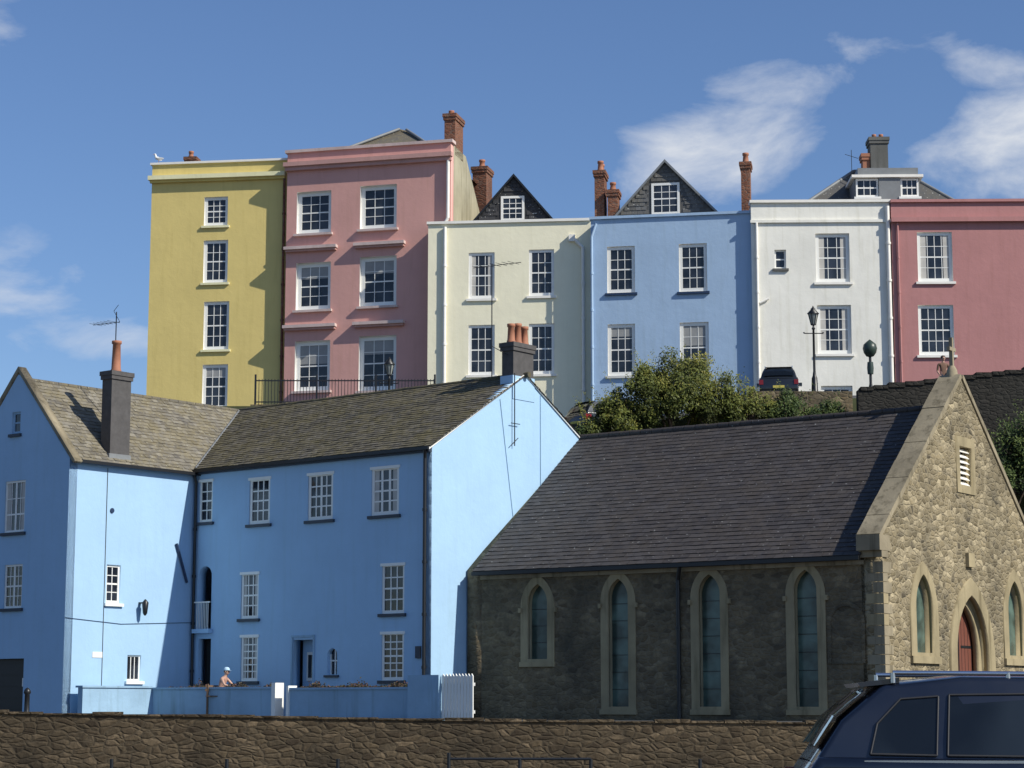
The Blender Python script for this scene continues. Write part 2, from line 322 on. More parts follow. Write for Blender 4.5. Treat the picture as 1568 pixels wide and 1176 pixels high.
b.tube('tv_aerial','black',(AX,WY+3,11.0),(AX,WY+3,15.7),.02)
for i in range(6): b.tube('tv_aerial','black',(AX-1.15+i*.2,WY+2.7,15.35),(AX-1.15+i*.2,WY+3.3,15.35),.007)
b.tube('tv_aerial','black',(AX-1.3,WY+3,15.35),(AX+.2,WY+3,15.3),.011); b.tube('tv_aerial','black',(AX-.15,WY+3,15.75),(AX+.2,WY+3,15.3),.01); b.tube('tv_aerial','black',(AX-.15,WY+3,15.75),(AX+.1,WY+3,15.95),.01)
b.box('meter_box','sillb',-.62,-.42,-.09,-.002,2.9,3.3)
b.done()

Gd=empty('garden_wall',(-2.7,70,0),-38.9); b=B(Gd)
b.box('wall_run','hblue2',-10.95,-4.9,-2.45,-2.2,.8,1.9); b.box('wall_run','hblue2',-4.1,1.3,-2.45,-2.2,.8,1.86)
b.box('wall_return','hblue2',-11.2,-10.95,-5.6,-2.2,.8,1.95)
b.box('coping','hblue2',-11.25,-4.9,-2.5,-2.15,1.902,1.97); b.box('coping','hblue2',-4.1,1.3,-2.5,-2.15,1.862,1.93); b.box('coping','hblue2',-11.28,-10.9,-5.65,-2.5,1.952,2.02)
b.box('white_pillars','frame',-4.9,-4.72,-2.53,-2.12,.8,2.1); b.box('white_pillars','frame',-4.2,-4.1,-2.53,-2.12,.8,2.0)
b.box('wall_end','hblue2',1.3,2.6,-2.6,-2.0,.8,2.3)
b.done()
Gt=empty('white_picket_gate',(-2.7,70,0),-38.9); b=B(Gt)
for i in range(10):
    x=2.65+i*.13; b.poly('pickets','frame',[(x,-2.5,.9),(x+.1,-2.5,.9),(x+.1,-2.5,2.25),(x+.05,-2.5,2.33),(x,-2.5,2.25),(x,-2.46,.9),(x+.1,-2.46,.9),(x+.1,-2.46,2.25),(x+.05,-2.46,2.33),(x,-2.46,2.25)],[(0,1,2,3,4),(9,8,7,6,5),(0,5,6,1),(1,6,7,2),(2,7,8,3),(3,8,9,4),(4,9,5,0)])
b.box('rails','frame',2.6,3.95,-2.455,-2.42,1.1,1.2); b.box('rails','frame',2.6,3.95,-2.455,-2.42,1.95,2.05); b.done()

# ================================================================== CHAPEL
C=empty('stone_chapel',(11.1,62.7,0),-34.4); b=B(C)
lan=[(-12.82,2.85,-12.02,5.35),(-9.68,1.3,-8.9,5.42),(-6.33,1.3,-5.53,5.45),(-2.98,1.3,-2.18,5.47)]
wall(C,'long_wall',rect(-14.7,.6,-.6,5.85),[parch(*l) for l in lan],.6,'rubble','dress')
for l in lan:
    x0,z0,x1,z1=l; o=parch(x0-.27,z0-.2,x1+.27,z1+.3)
    wall(C,'window_surround',o,[parch(x0+.01,z0+.01,x1-.01,z1-.01)],.12,'dress',None,I4,-.03)
    b.box('lancet_glass','chglass',x0-.05,x1+.05,.26,.28,z0-.1,z1+.1)
    b.box('window_sill','dress',x0-.3,x1+.3,-.08,.2,z0-.24,z0-.08)
    for s in(x0-.33,x1+.27): b.box('label_stops','dress',s,s+.1,-.1,-.001,z1-.95,z1-.8)
    for k in range(1,int((z1-z0)/.55)): b.box('saddle_bars','black',x0,x1,.245,.258,z0+k*.55,z0+k*.55+.02)
wall(C,'west_gable',[(0,.6),(13,.6),(13,5.9),(6.5,11.0),(0,5.9)],[],.6,'rubble',None,frame(-14.69,0,90),.0)
b.box('north_wall','rubble',-14.0,-.6,12.4,13,.6,5.9)
Mc=frame(0,0,90)
gl=[(2.3,2.95,3.6,5.4),(9.95,3.0,11.3,5.55)]; dr=(5.35,.75,8.05,4.9); lv=rect(6.15,8.45,7.2,9.75)
gout=[(0,.6),(13.2,.6),(13.2,6.35),(6.65,12.0),(6.45,12.0),(0,6.45)]
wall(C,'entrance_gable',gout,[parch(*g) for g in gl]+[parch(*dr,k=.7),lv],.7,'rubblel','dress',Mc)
for g in gl:
    x0,z0,x1,z1=g
    wall(C,'window_surround',parch(x0-.42,z0-.2,x1+.42,z1+.38),[parch(x0+.01,z0+.01,x1-.01,z1-.01)],.14,'dress',None,Mc,-.04)
    b.box('lancet_glass','chglass',x0-.05,x1+.05,.26,.28,z0-.1,z1+.1,Mc)
    b.box('window_sill','dress',x0-.45,x1+.45,-.1,.2,z0-.32,z0-.1,Mc)
x0,z0,x1,z1=dr
wall(C,'door_surround',parch(x0-.5,.62,x1+.5,z1+.55,k=.72),[parch(x0+.01,.7,x1-.01,z1-.01,k=.7)],.2,'dress',None,Mc,-.08)
wall(C,'door_inner_arch',parch(x0-.05,.65,x1+.05,z1+.05,k=.7),[parch(x0+.25,.7,x1-.25,z1-.28,k=.7)],.2,'dress',None,Mc,.2)
b.box('oak_doors','red',x0,x1,.45,.52,.6,z1,Mc); b.box('oak_doors','black',6.66,6.74,.44,.449,.7,4.5,Mc)
for k in range(9): b.box('oak_doors','dark',5.6+k*.27,5.615+k*.27,.443,.4495,.7,4.7,Mc)
for z in(1.6,3.2):
    b.box('oak_doors','black',5.6,6.5,.435,.442,z,z+.08,Mc); b.box('oak_doors','black',6.9,7.8,.435,.442,z,z+.08,Mc)
wall(C,'louvre_surround',rect(5.9,8.2,7.45,10.05),[rect(6.16,8.46,7.19,9.74)],.14,'dress',None,Mc,-.04)
b.box('louvres','dark',6.1,7.25,.3,.35,8.4,9.8,Mc)
for k in range(7):
    z=8.5+k*.18; b.poly('louvres','trim',[(6.15,.05,z),(7.2,.05,z),(7.2,.22,z+.14),(6.15,.22,z+.14),(6.15,.06,z-.02),(7.2,.06,z-.02),(7.2,.23,z+.12),(6.15,.23,z+.12)],[(0,1,2,3),(4,7,6,5),(0,4,5,1),(2,6,7,3)],Mc)
b.box('carved_panel','dress',6.45,6.95,-.12,-.001,5.8,6.25,Mc)
z=.7;k=0
while z<5.6:
    h=random.uniform(.24,.36); w1=.6 if k%2 else .32; w2=.32 if k%2 else .55
    b.box('quoins','cope' if random.random()<.6 else 'dress',-w2,.015,-.015,w1,z,z+h-.02); z+=h;k+=1
def coping(Mx,x0,z0,x1,z1,t,y0,th=.16):
    dx,dz=x1-x0,z1-z0;L=math.hypot(dx,dz);n=9
    for i in range(n):
        a=i/n;c=(i+.985)/n; ax,az=x0+dx*a,z0+dz*a; bx,bz=x0+dx*c,z0+dz*c; hh=th+random.uniform(-.01,.015); nx,nz=-dz/L*hh,dx/L*hh
        if nz<0: nx,nz=-nx,-nz
        b.poly('gable_coping','cope',[(ax,y0,az),(bx,y0,bz),(bx+nx,y0,bz+nz),(ax+nx,y0,az+nz),(ax,y0+t,az),(bx,y0+t,bz),(bx+nx,y0+t,bz+nz),(ax+nx,y0+t,az+nz)],[(0,1,2,3),(7,6,5,4),(0,4,5,1),(1,5,6,2),(2,6,7,3),(3,7,4,0)],Mx)
coping(Mc,-.15,6.32,6.55,12.03,.76,-.05); coping(Mc,13.35,6.22,6.55,12.03,.76,-.052)
b.box('kneelers','cope',-.3,.45,-.06,.71,5.95,6.42,Mc); b.box('kneelers','cope',12.75,13.5,-.06,.71,5.85,6.32,Mc); b.box('kneelers','cope',-.15,.3,-.05,.7,5.75,5.948,Mc)
b.lathe('finial_cross','cope',6.55,.3,[(.22,12.05),(.18,12.3),(.1,12.45)],Mc,8); b.box('finial_cross','cope',6.49,6.61,.24,.36,12.4,13.4,Mc); b.box('finial_cross','cope',6.3,6.8,.245,.355,12.95,13.07,Mc)
slates(C,'nave_roof',(-14.9,-.25,5.82),(1,0,0),(0,6.75,5.25),14.3,8.55,'slatech',.33,.235)
slates(C,'nave_roof_far',(-.6,13.25,5.82),(-1,0,0),(0,-6.75,5.25),14.3,8.55,'slatech',.5,.4)
x=-14.9
while x<-.8: b.tube('ridge_tiles','slatech',(x,6.5,11.1+random.uniform(-.01,.01)),(x+.43,6.5,11.1+random.uniform(-.01,.01)),.11); x+=.45
b.box('gutter','black',-14.85,-.6,-.4,-.27,5.68,5.8); pipe(b,[(-6.8,-.33,5.7),(-7.0,-.1,5.3),(-7.0,-.1,.7)],'black',.07)
b.box('eaves_course','cope',-14.7,-.6,-.08,-.002,5.55,5.68)
wall(C,'blind_arch',rarch(-1.85,2.6,-.62,4.45),[rarch(-1.74,2.59,-.73,4.32)],.08,'rubble',None,I4,-.04)
b.done()

# ================================================================== UPPER TERRACE
def gable_dormer(b,parent,x0,x1,xa,z0,za,y0,y1,wx0,wx1,wz0,wz1,barge='black',mat='slatetop'):
    wall(parent,'slate_hung_gable',[(x0,z0),(x1,z0),(xa,za)],[rect(wx0,wz0,wx1,wz1)],.25,mat,'frame',I4,y0)
    z=z0+.02; hgt=za-z0   # hung slates in courses
    V=[];F=[];T=[]
    while z<za-.1:
        f=(z+.18-z0)/hgt; l=x0+(xa-x0)*f; r=x1+(xa-x1)*f; x=l
        while x<r-.08:
            e=min(x+.26,r)
            if not(e>wx0-.05 and x<wx1+.05 and z+.2>wz0-.1 and z<wz1+.05):
                o=len(V); V+=[(x+.004,y0-.035,z),(e-.004,y0-.035,z),(e-.004,y0-.008,z+.2),(x+.004,y0-.008,z+.2)]; F.append((o,o+1,o+2,o+3)); T.append(random.random())
            x=e
        z+=.19
    me=bpy.data.meshes.new('hung_slates'); me.from_pydata(V,[],F); at=me.attributes.new('tone','FLOAT','FACE'); at.data.foreach_set('value',T); addmesh(parent,'hung_slates',me,[P[mat]])
    win(b,I4@Matrix.Translation((0,y0,0)),wx0,wz0,wx1,wz1,d=.03,cols=3,rows=4,sill='frame',fw=.11)
    for a,c in((x0,xa),(x1,xa)):
        s=1 if c>a else -1; A=Vector((a-s*.2,y0-.15,z0-.2*(za-z0)/abs(xa-a))); Cc=Vector((c,y0-.15,za+.04)); u=Cc-A; L=u.length
        if s>0: slates(parent,'gable_roof_slope',A+Vector((0,y1-y0,0)),(0,-1,0),u,y1-y0,L,mat,.3,.22)
        else: slates(parent,'gable_roof_slope',A,(0,1,0),u,y1-y0,L,mat,.3,.22)
        up=Vector((0,0,.05)); dn=Vector((0,0,-.08))
        q=[A+dn,Cc+dn,Cc+up,A+up]; q2=[v+Vector((0,.08,0)) for v in q]; q=[v-Vector((0,.04,0)) for v in q]
        b.poly('barge_boards',barge,q+q2,[(0,1,2,3),(7,6,5,4),(0,4,5,1),(3,2,6,7)])
Y=empty('yellow_terraced_house',(-17.16,97,0),-8); b=B(Y)
yw=[(2.6,23.75,3.75,25.15),(2.62,21.0,3.8,23.05),(2.7,17.8,3.92,20.1),(2.7,15.0,3.92,17.1)]
wall(Y,'front_wall',rect(0,12.5,6.6,26.8),[rect(*w) for w in yw],.35,'yellow','trim'); shell(b,'yellow',6.6,9,12.5,26.8,26.2)
for i,w in enumerate(yw): win(b,I4,*w,d=.17,cols=3,rows=4,sill='yellowpale',blind=.25 if i==3 else 0,fw=.14)
b.box('cornice','yellowpale',-.12,6.55,-.3,-.002,26.02,26.22); b.box('cornice','yellow',-.06,6.52,-.15,-.003,25.9,26.02); b.box('coping','trim',-.08,6.62,-.1,.45,26.8,26.9)
stack(b,1.0,1.5,2.0,2.6,26.2,27.7,'brick'); pot(b,1.2,2.3,27.7,.35,.12)
pipe(b,[(6.5,-.1,25.9),(6.5,-.1,14)],'brick',.06)
b.done()
K=empty('pink_terraced_house',(-10.56,95.6,0),-14.5); b=B(K)
pw=[(.5,23.08,2.2,25.1),(3.62,23.12,5.4,25.2),(.52,19.45,2.22,21.7),(3.64,19.48,5.42,21.82),(.52,15.65,2.24,18.0),(3.64,15.55,5.44,18.1)]
wall(K,'front_wall',rect(0,12.5,8,27.0),[rect(*w) for w in pw],.45,'pink','trim')
for i,w in enumerate(pw):
    win(b,I4,*w,d=.26,cols=3,rows=4,sill='pinklt',blind=(.3 if i in(2,3,5) else .45 if i==4 else 0),fw=.19,so=.16)
b.box('cornice','pinktrim',-.1,8.1,-.32,-.002,26.3,26.5); b.box('cornice','pinktrim',-.05,8.05,-.2,-.003,26.12,26.3); b.box('coping','pinklt',-.1,8.1,-.1,.5,27.0,27.14)
for z in(22.22,18.5):
    for x0,x1 in((-.02,2.55),(3.4,5.85)):
        b.box('string_course','pinklt',x0,x1,-.3,-.002,z+.1,z+.24); b.box('string_course','pinktrim',x0+.05,x1-.05,-.2,-.003,z,z+.1)
b.box('party_wall','pink',0,.3,.45,9,12.5,26.8); b.box('rear_wall','pink',.3,7.6,8.7,9,12.5,26.5)
sp=[(.452,12.5),(10,12.5),(10,24.3),(5.6,24.4),(2.6,27.0),(.452,27.0)]
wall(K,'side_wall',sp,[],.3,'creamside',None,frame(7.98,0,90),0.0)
x0,x1,y0,y1,z0,zp=.4,7.5,.7,8.6,26.6,29.1
b.poly('hipped_roof','slatewing',[(x0,y0,z0),(x1,y0,z0),(x1,y1,z0),(x0,y1,z0),(4.1,4.4,zp),(4.4,4.8,zp)],[(0,1,5,4),(1,2,5),(2,3,4,5),(3,0,4)])
for e0,e1 in(((x0,y0,z0),(4.1,4.4,zp)),((x1,y0,z0),(4.4,4.6,zp))): b.tube('hip_tiles','lead',e0,e1,.07)
stack(b,7.46,7.98,.75,2.1,26.6,28.6,'brick'); pot(b,7.7,1.1,28.6,.22,.13); pot(b,7.7,1.75,28.6,.2,.13)
stack(b,7.25,7.95,6.4,7.5,24,27.5,'brick'); pot(b,7.6,6.9,27.5,.45,.15)
pipe(b,[(7.9,-.12,26.2),(7.9,-.12,23.4),(7.6,-.12,22.9)],'trim',.08)
b.done()
Cr=empty('cream_terraced_house',(-3.81,92.9,0),-6); b=B(Cr)
cw=[(1.86,19.47,3.04,21.6),(4.6,19.54,5.74,21.68),(1.86,15.98,3.05,18.27),(4.6,15.98,5.74,18.28)]
wall(Cr,'front_wall',rect(0,11.5,7.4,22.95),[rect(*w) for w in cw],.35,'cream','trim'); shell(b,'cream',7.4,8,11.5,22.9,22.5)
for i,w in enumerate(cw): win(b,I4,*w,d=.14,cols=3,rows=4,sill='trim',blind=.0,curt=(i==0),fw=.13)
b.box('coping','trim',-.06,7.44,-.1,.42,22.95,23.07)
pipe(b,[(.78,-.1,22.8),(.78,-.1,12)],'trim',.075); pipe(b,[(6.55,-.1,22.2),(7.05,-.1,21.7),(7.05,-.1,12)],'trim',.075); b.box('drainpipe','trim',6.42,6.7,-.2,-.002,22.0,22.3)
gable_dormer(b,Cr,1.5,5.75,3.66,23.3,25.75,2.5,7.6,3.05,4.15,23.6,24.8,'black','slatedark')
b.box('roof_step','lead',1.2,6,2.6,7.5,22.4,23.3)
b.done()
Lb=empty('light_blue_terraced_house',(3.52,91.3,0),-10); b=B(Lb)
lw=[(.73,19.42,1.97,21.54),(3.93,19.37,5.17,21.54),(.73,15.7,1.95,18.02),(3.93,15.73,5.2,18.0)]
wall(Lb,'front_wall',rect(0,11.5,7.28,22.8),[rect(*w) for w in lw],.35,'lblue','trim'); shell(b,'lblue',7.28,8.5,11.5,22.75,22.4)
for i,w in enumerate(lw): win(b,I4,*w,d=.14,cols=3,rows=4,sill='bluepipe' if i<2 else 'sillw',blind=(.45 if i==3 else .2 if i==2 else 0),fw=.15)
b.box('coping','lblue',-.05,7.3,-.1,.42,22.8,22.92)
gable_dormer(b,Lb,.1,6.1,3.06,22.9,26.1,3,8.2,2.42,3.72,23.6,25.1,'lead')
b.box('roof_step','lead',.1,6.2,3.1,8.2,22.35,22.9)
stack(b,-.25,.2,3.2,4.2,22.2,25.9,'brick'); pot(b,.0,3.5,25.9,.5,.14); pot(b,.0,3.9,25.9,.45,.13)
stack(b,.38,.85,3.0,3.8,22.2,24.9,'brick'); pot(b,.6,3.3,24.9,.4,.14)
stack(b,6.62,7.02,1.7,2.5,22.2,25.6,'brick'); pot(b,6.82,2.1,25.6,.5,.14)
pipe(b,[(.25,-.08,22.6),(.05,-.1,22.0),(.05,-.1,12)],'lblue',.06)
b.done()
Wh=empty('white_terraced_house',(10.52,89.8,0),-1.5); b=B(Wh)
wwn=[(1.0,20.25,1.5,21.1),(2.8,19.63,4.28,21.82),(2.8,16.45,4.28,18.62),(2.9,13.75,4.26,15.05)]
dh=rarch(.55,13.3,1.75,15.3)
wall(Wh,'front_wall',rect(0,11.5,6.08,23.2),[rect(*w) for w in wwn]+[dh],.4,'white','white'); shell(b,'white',6.08,9,11.5,23.1,22.8)
for i,w in enumerate(wwn): win(b,I4,*w,d=.18,cols=1 if i==0 else 3,rows=2 if i==0 else 4,sill='trim' if i else 'greystack',blind=0,curt=(i in(1,2)),fw=.15 if i else .07)
wall(Wh,'door_arch_moulding',rarch(.4,13.3,1.9,15.45),[rarch(.56,13.29,1.74,15.29)],.1,'trim',None,I4,-.07)
b.box('entrance_door','glass',.5,1.8,.38,.41,13,15.4); b.box('entrance_door','frame',1.1,1.2,.33,.37,13,15.2)
b.box('parapet_band','white',-.04,6.1,-.1,-.002,22.3,22.42); b.box('coping','trim',-.06,6.12,-.12,.45,23.2,23.32)
pipe(b,[(.22,-.08,22.3),(.22,-.08,13)],'trim',.06); pipe(b,[(5.96,-.12,23.0),(5.96,-.12,13)],'trim',.09); pipe(b,[(.7,-.08,18.9),(.3,-.08,18.7)],'trim',.05)
b.poly('hipped_roof','slatetop',[(1.3,2.2,22.8),(11,2.2,22.8),(11,8.6,22.8),(1.3,8.6,22.8),(5.2,4.6,25.8),(7.4,4.6,25.8)],[(0,1,5,4),(1,2,5),(2,3,4,5),(3,0,4)])
for e0,e1 in(((1.3,2.2,22.8),(5.2,4.6,25.8)),((11,2.2,22.8),(7.4,4.6,25.8)),((5.2,4.6,25.8),(7.4,4.6,25.8))): b.tube('hip_tiles','lead',e0,e1,.08)
b.box('roof_dormer','trim',4.7,7.9,1.7,4,24.78,24.9); b.box('roof_dormer','lead',4.85,7.75,2.0,4,23.2,24.78)
b.box('roof_dormer','lead',5.0,7.7,1.9,4.4,24.902,25.25)
Md=Matrix.Translation((0,1.85,0))
win(b,Md,4.9,23.9,5.9,24.75,d=.12,cols=3,rows=2,sill='frame',fw=.08); win(b,Md,6.9,23.9,7.7,24.75,d=.12,cols=3,rows=2,sill='frame',fw=.08); b.box('roof_dormer','lead',5.92,6.88,1.8,1.95,23.6,24.76)
stack(b,5.85,6.65,3.6,4.5,25.0,27.15,'greystack'); stack(b,5.5,5.83,3.7,4.3,25.0,26.4,'clay'); pot(b,6.1,4.1,27.15,.25,.1); pot(b,6.42,4.1,27.15,.25,.1)
b.tube('tv_aerial','black',(5.0,3.8,25.2),(5.0,3.8,26.6),.015); b.tube('tv_aerial','black',(4.7,3.8,26.4),(5.3,3.8,26.2),.012)
b.done()
Rp=empty('rose_pink_terraced_house',(16.63,89.5,0),-1.5); b=B(Rp)
rw=[(1.1,19.6,2.62,21.82),(1.05,16.35,2.58,18.57),(6.6,19.65,8.1,21.8),(6.6,16.4,8.1,18.55)]
wall(Rp,'front_wall',rect(0,11.5,12,23.15),[rect(*w) for w in rw],.35,'rpink','trim'); shell(b,'rpink',12,9,11.5,23.1,22.7)
for i,w in enumerate(rw): win(b,I4,*w,d=.16,cols=4,rows=4,sill='trim',blind=0,curt=(i%2==0),fw=.14)
b.box('cornice','rpink',-.02,12.1,-.22,-.002,22.25,22.45); b.box('coping','rpink',-.02,12.1,-.12,.42,23.15,23.27)
pipe(b,[(.25,-.08,22.2),(.25,-.08,13)],'rpink',.05)
b.done()

# ================================================================== TERRAIN
def sst(a,c,x):
    t=max(0,min(1,(x-a)/(c-a))); return t*t*(3-2*t)
def upz(x,y):
    return 12.7+1.5*sst(-1,-5,x)+.9*sst(6,10,x)+(.7*sst(83,88,y) if x>2 else 0)
def H0(x,y):
    if y<=38: return 0.
    if y<=58.3: return -3.
    e0=82.3 if x>6 else 82.3+6.0*sst(6,-4,x)
    t=sst(e0,e0+1.6,y)
    n=.25*math.sin(x*1.7+y)*t*(1-t)*4
    return .88*(1-t)+t*upz(x,y)+n
xs=[-3000,-900,-300,-120,-60]+[-40+i*1.0 for i in range(81)]+[60,120,300,900,3000]
ys=[-400,-100,-20,0,20,37.9,38.0,38.05,45,52,58.3,58.32,62,68,74,80]+[81+i*.5 for i in range(24)]+[94,98,104,112,130,200,500,1500,4000]
V=[(x,y,H0(x,y)) for y in ys for x in xs]; nx=len(xs)
F=[(j*nx+i,j*nx+i+1,(j+1)*nx+i+1,(j+1)*nx+i) for j in range(len(ys)-1) for i in range(nx-1)]
me=bpy.data.meshes.new('ground'); me.from_pydata(V,[],F); g=addmesh(None,'ground',me,[P['road'],P['sand'],plain('hill_grass',(.055,.065,.025),.95,0,.5,1.5)])
for f in me.polygons:
    c=f.center
    f.material_index = 1 if 38<c.y<58.3 else (2 if (abs(f.normal.z)<.9 and c.y>60) or c.y>115 else 0)
Hw=empty('harbour_wall')
wall(Hw,'masonry',[(-45,-3.1),(45,-3.1),(45,.8),(10,.86),(-1,.93),(-14,1.14),(-45,1.3)],[],.6,'quay',None,I4,58)
b=B(Hw)
x=-30.
while x<30:
    w=random.uniform(.5,1.1); zt=.93-(x+1)*.016 if x<-1 else .93-(x+1)*.0065
    b.box('cap_stones','quay',x,x+w-.03,57.95,58.65,zt-.01,zt+random.uniform(.02,.09)); x+=w
b.done()
Rw=empty('retaining_wall')
wall(Rw,'masonry',[(13.6,9.5),(36,9.5),(36,15.2),(21,14.45),(17,14.1),(14.6,13.75),(13.6,13.6)],[],.5,'retain',None,I4,81.2)
b=B(Rw); b.box('low_parapet','rubble',9.5,13.6,82.6,83.0,12.5,13.75)
x=13.7
while x<30:
    w=random.uniform(.4,.8); zt=13.62+(x-13.6)*.15 if x<14.6 else 13.75+(x-14.6)*.118
    b.box('coping_stones','retain',x,x+w-.02,81.15,81.75,zt-.08,zt+random.uniform(.06,.12)); x+=w
b.done()

Ra=empty('iron_railings'); b=B(Ra)
x=-11.3
while x<-3.4:
    b.box('bars','black',x,x+.025,91,91.025,14.3,15.55); x+=.14
for z in(14.5,15.45): b.box('rails','black',-11.3,-3.4,90.99,91.03,z,z+.05)
for x in(-11.3,-8.6,-6,-3.4): b.box('posts','black',x-.04,x+.04,90.97,91.05,14.1,15.75)
b.box('plinth','rubble',-11.5,-3.3,90.9,91.15,13.9,14.4)
b.done()
Kr=empty('quay_rail'); b=B(Kr)
for i,x in enumerate((-9.5,-6.6,-4.7,-2.87,-1.04,.13,1.3,3.1,5)):
    b.tube('posts','black',(x,35,0),(x,35,.6 if i==4 else .5),.03)
b.tube('rail','black',(-1.04,35,.5),(1.3,35,.5),.022); b.tube('rail','black',(-9.5,35,.27),(5,35,.27),.022); b.done()
def street_lamp(x,y,z,h,name='street_lamp'):
    e=empty(name,(x,y,z)); b=B(e)
    b.lathe('post','black',0,0,[(.22,0),(.22,.25),(.14,.35),(.12,.9),(.08,1.0),(.055,1.2),(.045,h-1.0),(.08,h-.95),(.04,h-.88),(.04,h-.78)])
    b.tube('ladder_bar','black',(-.4,0,h-1.15),(.4,0,h-1.15),.022)
    for s in(-1,1): b.tube('ladder_bar','black',(s*.4,0,h-1.15),(s*.4,0,h-1.1),.035)
    gl=plain('lantern_glass',(.3,.32,.3),.15)
    b.lathe('lantern',gl,0,0,[(.1,h-.76),(.2,h-.32)],n=6)
    for i in range(6):
        t=math.pi/3*i; c,s=math.cos(t),math.sin(t); b.tube('lantern_frame','black',(.1*c,.1*s,h-.78),(.21*c,.21*s,h-.32),.014,n=6)
    b.lathe('lantern_cap','black',0,0,[(.11,h-.8),(.11,h-.76)],n=6); b.lathe('lantern_cap','black',0,0,[(.25,h-.33),(.25,h-.3),(.1,h-.14),(.1,h-.1),(.05,h-.06),(.02,h),(.0,h+.03)],n=6); b.done()
street_lamp(12.6,86,13.9,3.95); street_lamp(-5.35,90,13.6,2.75)
e=empty('street_lamp',(14.85,85.5,13.8)); b=B(e)
gm=plain('lamp_green',(.03,.05,.04),.4); b.lathe('post','black',0,0,[(.12,0),(.1,.5),(.06,.7),(.055,1.9)]); b.lathe('lamp_bracket',gm,0,0,[(.12,1.1),(.14,1.35),(.12,1.6)])
b.lathe('globe_lamp',gm,0,0,[(.02,1.8),(.16,1.85),(.26,2.0),(.3,2.17),(.26,2.34),(.13,2.46),(.04,2.53),(0,2.56)]); b.done()
e=empty('bollard',(-15.6,68,.85)); b=B(e); b.lathe('post','black',0,0,[(.13,0),(.13,.1),(.09,.15),(.08,.85),(.12,.9),(.1,.98),(.06,1.04),(0,1.07)]); b.done()

# ================================================================== VEGETATION
def leafmat(name,a,c,d):
    M=NT(name); at=M.n('ShaderNodeAttribute'); at.attribute_name='tone'
    k=M.ramp(at.outputs['Fac'],[(0,a),(.5,c),(1,d)]); M.l(k,M.b.inputs['Base Color']); M.set(.6,0,.3)
    return M.m
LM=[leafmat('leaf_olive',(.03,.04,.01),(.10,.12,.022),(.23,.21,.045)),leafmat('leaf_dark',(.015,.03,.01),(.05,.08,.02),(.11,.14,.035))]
def bush(name,blobs,n,ls,mat,sprays=0):
    e=empty(name); V=[];F=[];T=[]
    def leaf(p,t,k=1.):
        a=Vector((random.gauss(0,1),random.gauss(0,1),random.gauss(0,1))).normalized()*ls*k*random.uniform(.6,1.3); bb=a.orthogonal().normalized()*ls*.5*k
        o=len(V); V.extend([p-a*.5,p+bb*.5,p+a*.5,p-bb*.5]); F.append((o,o+1,o+2,o+3)); T.append(max(0,min(1,t)))
    tot=sum(r[3]*r[4] for r in blobs)
    for (cx,cy,cz,rx,rz) in blobs:
        clumps=[]
        for _ in range(34):
            t=random.uniform(0,6.283);ph=math.acos(random.uniform(-.5,1)); rr=random.uniform(.5,1.08)
            clumps.append((cx+rx*rr*math.sin(ph)*math.cos(t),cy+rx*.8*rr*math.sin(ph)*math.sin(t),cz+rz*rr*math.cos(ph),random.uniform(.16,.42)*min(rx,rz),random.uniform(-.3,.3)))
        for _ in range(int(n*rx*rz/tot)):
            q=random.choice(clumps); d=Vector((random.gauss(0,1),random.gauss(0,1),random.gauss(0,1))).normalized()*q[3]*random.uniform(.4,1.15)
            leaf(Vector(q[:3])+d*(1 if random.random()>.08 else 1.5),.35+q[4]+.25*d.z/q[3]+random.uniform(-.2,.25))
        for _ in range(sprays):   # upright shoots breaking the outline
            t=random.uniform(0,6.283); s=Vector((cx+rx*.8*math.cos(t),cy+rx*.5*math.sin(t),cz+rz*random.uniform(.1,.75))); dd=Vector((math.cos(t)*.5,0,1)).normalized(); L=random.uniform(.3,.9)
            for i in range(30): leaf(s+dd*L*i/22+Vector((random.gauss(0,.06),random.gauss(0,.06),random.gauss(0,.06))),.6+random.uniform(-.2,.3),.7)
    me=bpy.data.meshes.new('leaves'); me.from_pydata([tuple(v) for v in V],[],F); at=me.attributes.new('tone','FLOAT','FACE'); at.data.foreach_set('value',T)
    addmesh(e,'leaves',me,[mat])
    bk=plain('bark',(.07,.05,.035),.9); b=B(e)
    for (cx,cy,cz,rx,rz) in blobs:
        base=Vector((cx,cy,cz-rz*1.3))
        for k in range(6):
            b.tube('branches',bk,base,Vector((cx+random.uniform(-.8,.8)*rx,cy+random.uniform(-.5,.5)*rx,cz+random.uniform(0,.8)*rz)),.06,.015,n=6)
    b.done(); return e
bush('large_shrub',[(6.5,82.5,13.4,1.7,1.75),(5.2,82.4,13.1,1.3,1.4),(4.3,82.2,12.4,1.2,1.2),(8.1,82.4,13.1,1.3,1.3),(9.4,82.3,12.7,1.3,1.0),(3.6,82.1,12.1,.8,.7)],44000,.13,LM[0],14)
bush('hillside_ivy',[(11.0,82.2,12.8,1.0,.8),(12.4,82.0,12.7,.8,.6),(3.0,82,11.6,.8,.7)],9000,.12,LM[1],3)
bush('hedge',[(20.6,79.5,11.2,1.6,1.5),(22.5,79.2,10.7,1.8,1.6),(19.0,79.4,10,1.3,1.3)],22000,.14,LM[1],6)
PL=empty('garden_plants',(-2.7,70,0),-38.9)
V=[];F=[];T=[]
for _ in range(5200):
    x=random.choice([random.uniform(-10.6,-5.3),random.uniform(-3.9,1.2)]); 
    h=abs(random.gauss(0,.10))*(.3+.7*max(0,math.sin(x*3.3)+.3*math.sin(x*9))); p=Vector((x,-2.0+random.gauss(0,.1),1.9+h))
    a=Vector((random.gauss(0,1),random.gauss(0,1),random.gauss(0,1))).normalized()*.07; bb=a.orthogonal().normalized()*.03
    o=len(V);V+=[p-a*.5,p+bb,p+a*.5,p-bb];F.append((o,o+1,o+2,o+3));T.append(random.random())
